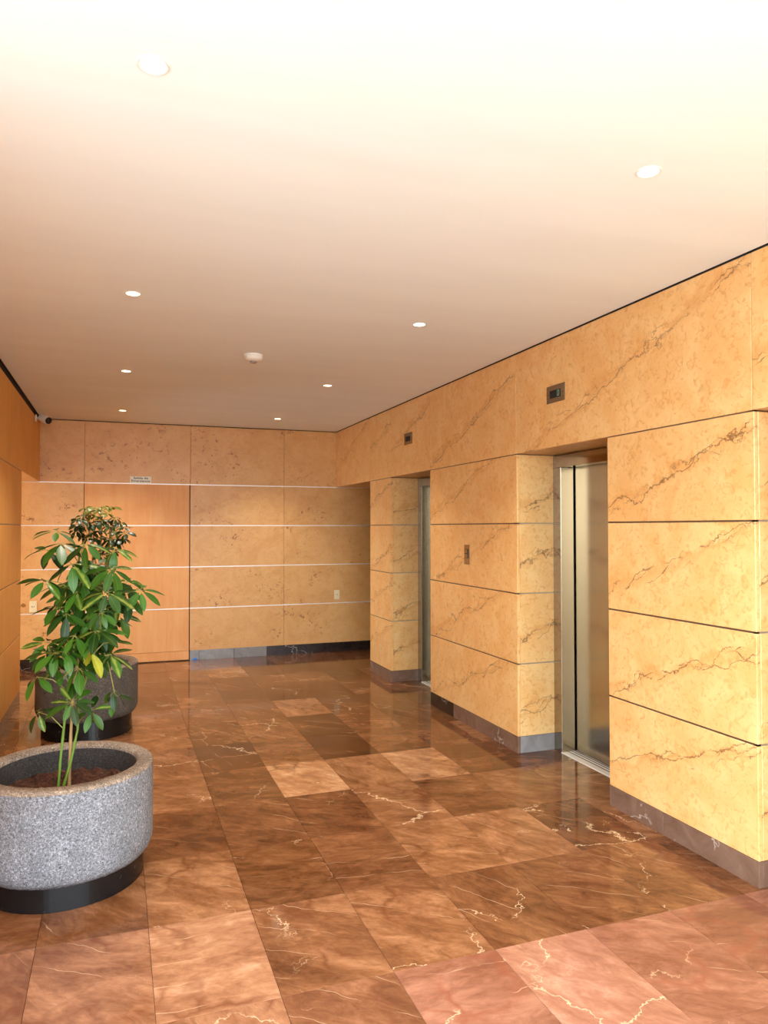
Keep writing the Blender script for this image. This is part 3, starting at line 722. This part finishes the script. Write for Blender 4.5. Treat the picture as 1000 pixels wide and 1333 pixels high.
def catt(c, ss, rr):
    cand = [s for s in ss if s.z < c.z - 0.03] or ss
    return min(cand, key=lambda s: (s - c).length + abs((c.z - s.z) - 0.10) * 0.6)
dense = []
for s in (sA, sB, sC):
    for a, b in zip(s[:-1], s[1:]):
        for k in range(5): dense.append(a.lerp(b, k / 5))
pb = newbm()
for (px, py, dy, n, size, dr) in W:
    c = unproj(px, py, 3.70 + dy)
    tl = (rn.uniform(-.1, .1), -.9) if (px, py) in ((94, 914), (119, 925), (139.5, 771), (132, 797)) else None
    whorl(near, c, n, size, dr, LM, rn, pb, catt(c, dense, rn), tilt=tl)
# two old yellow leaves and a hanging shoot
c = unproj(117, 847, 3.52)
whorl(near, c, 2, .105, 1.45, LM, random.Random(4), pb, catt(c, dense, rn), yellow=0.5, tilt=(0, -.1))
c = unproj(100, 868, 3.52); whorl(near, c, 1, .06, 1.2, LM, random.Random(8), pb, catt(c, dense, rn), yellow=0.9, tilt=(0, -.2))
for px, py in ((148, 897), (150, 905)):
    c = unproj(px, py, 3.62); whorl(near, c, 3, .10, 1.25, LM, rn, pb, unproj(136, 850, 3.66))
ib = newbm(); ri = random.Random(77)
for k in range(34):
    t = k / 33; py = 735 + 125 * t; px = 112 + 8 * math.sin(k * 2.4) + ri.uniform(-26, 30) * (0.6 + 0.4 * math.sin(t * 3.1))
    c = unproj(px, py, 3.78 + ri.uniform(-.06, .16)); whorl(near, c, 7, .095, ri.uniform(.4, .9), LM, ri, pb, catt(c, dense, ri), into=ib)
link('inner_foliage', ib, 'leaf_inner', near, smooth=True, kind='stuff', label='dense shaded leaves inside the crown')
link('leaf_stalks', pb, 'petiole', near, smooth=True, kind='stuff')

# --- far plant
FX, FY = -0.206, 6.283
far = empty('potted_umbrella_plant', (FX, FY, 0), label='dark small-leaved umbrella plant in the shaded granite planter behind the first one', category='potted plant')
pot(FX, FY, 0.377, 0.305, 0.542, 0.334, 0.145, 0.43, 9, far, 'granite_shaded')
rf = random.Random(23)
fs = []
for (x0, x1, x2) in ((110, 120, 122), (116, 130, 132), (122, 134, 146), (112, 128, 116)):
    s = [unproj(x0, 885, FY), unproj((x0 + x1) / 2, 820, FY), unproj(x1, 750, FY), unproj(x2, 690, FY)]; fs += [a.lerp(b, k / 4) for a, b in zip(s[:-1], s[1:]) for k in range(4)]
    bm = newbm(); tube(bm, s, 0.012, 0.006, 7); link('stem', bm, 'stem_brown', far, smooth=True)
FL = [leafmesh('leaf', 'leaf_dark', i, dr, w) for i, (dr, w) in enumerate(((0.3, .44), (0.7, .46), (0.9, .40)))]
pb = newbm(); cnt = 0
FW = [(146, 660), (112, 662), (122, 660), (134, 659), (163, 694), (158, 700), (99, 690), (108, 696), (126, 672), (136, 676), (102, 683), (108, 672), (118, 668), (128, 664), (140, 668), (150, 674), (104, 676), (156, 680), (161, 686), (112, 684), (122, 680), (132, 678), (142, 684), (150, 692), (120, 692), (130, 690),
      (126, 700), (136, 700), (116, 700), (144, 702), (130, 710), (152, 706), (138, 714), (146, 718), (134, 724), (136, 735), (140, 745), (132, 752), (137, 762), (128, 775), (134, 790), (120, 760), (126, 740), (110, 880), (140, 868), (98, 872), (128, 880)]
for (px, py) in FW:
    c = unproj(px, py, FY + rf.uniform(-.16, .16)); n = rf.choice((7, 8, 8))
    whorl(far, c, n, rf.uniform(.058, .078), rf.uniform(.15, .7), FL, rf, pb, catt(c, fs, rf), yellow=(0.22 if py < 672 else 0.0)); cnt += n  # upper whorls yellowed: light from above put into the leaf colour
link('leaf_stalks', pb, 'petiole', far, smooth=True, kind='stuff')
print('far leaves', cnt, 'near', len([o for o in near.children if o.name.startswith('leaf')]))
bpy.context.view_layer.update()
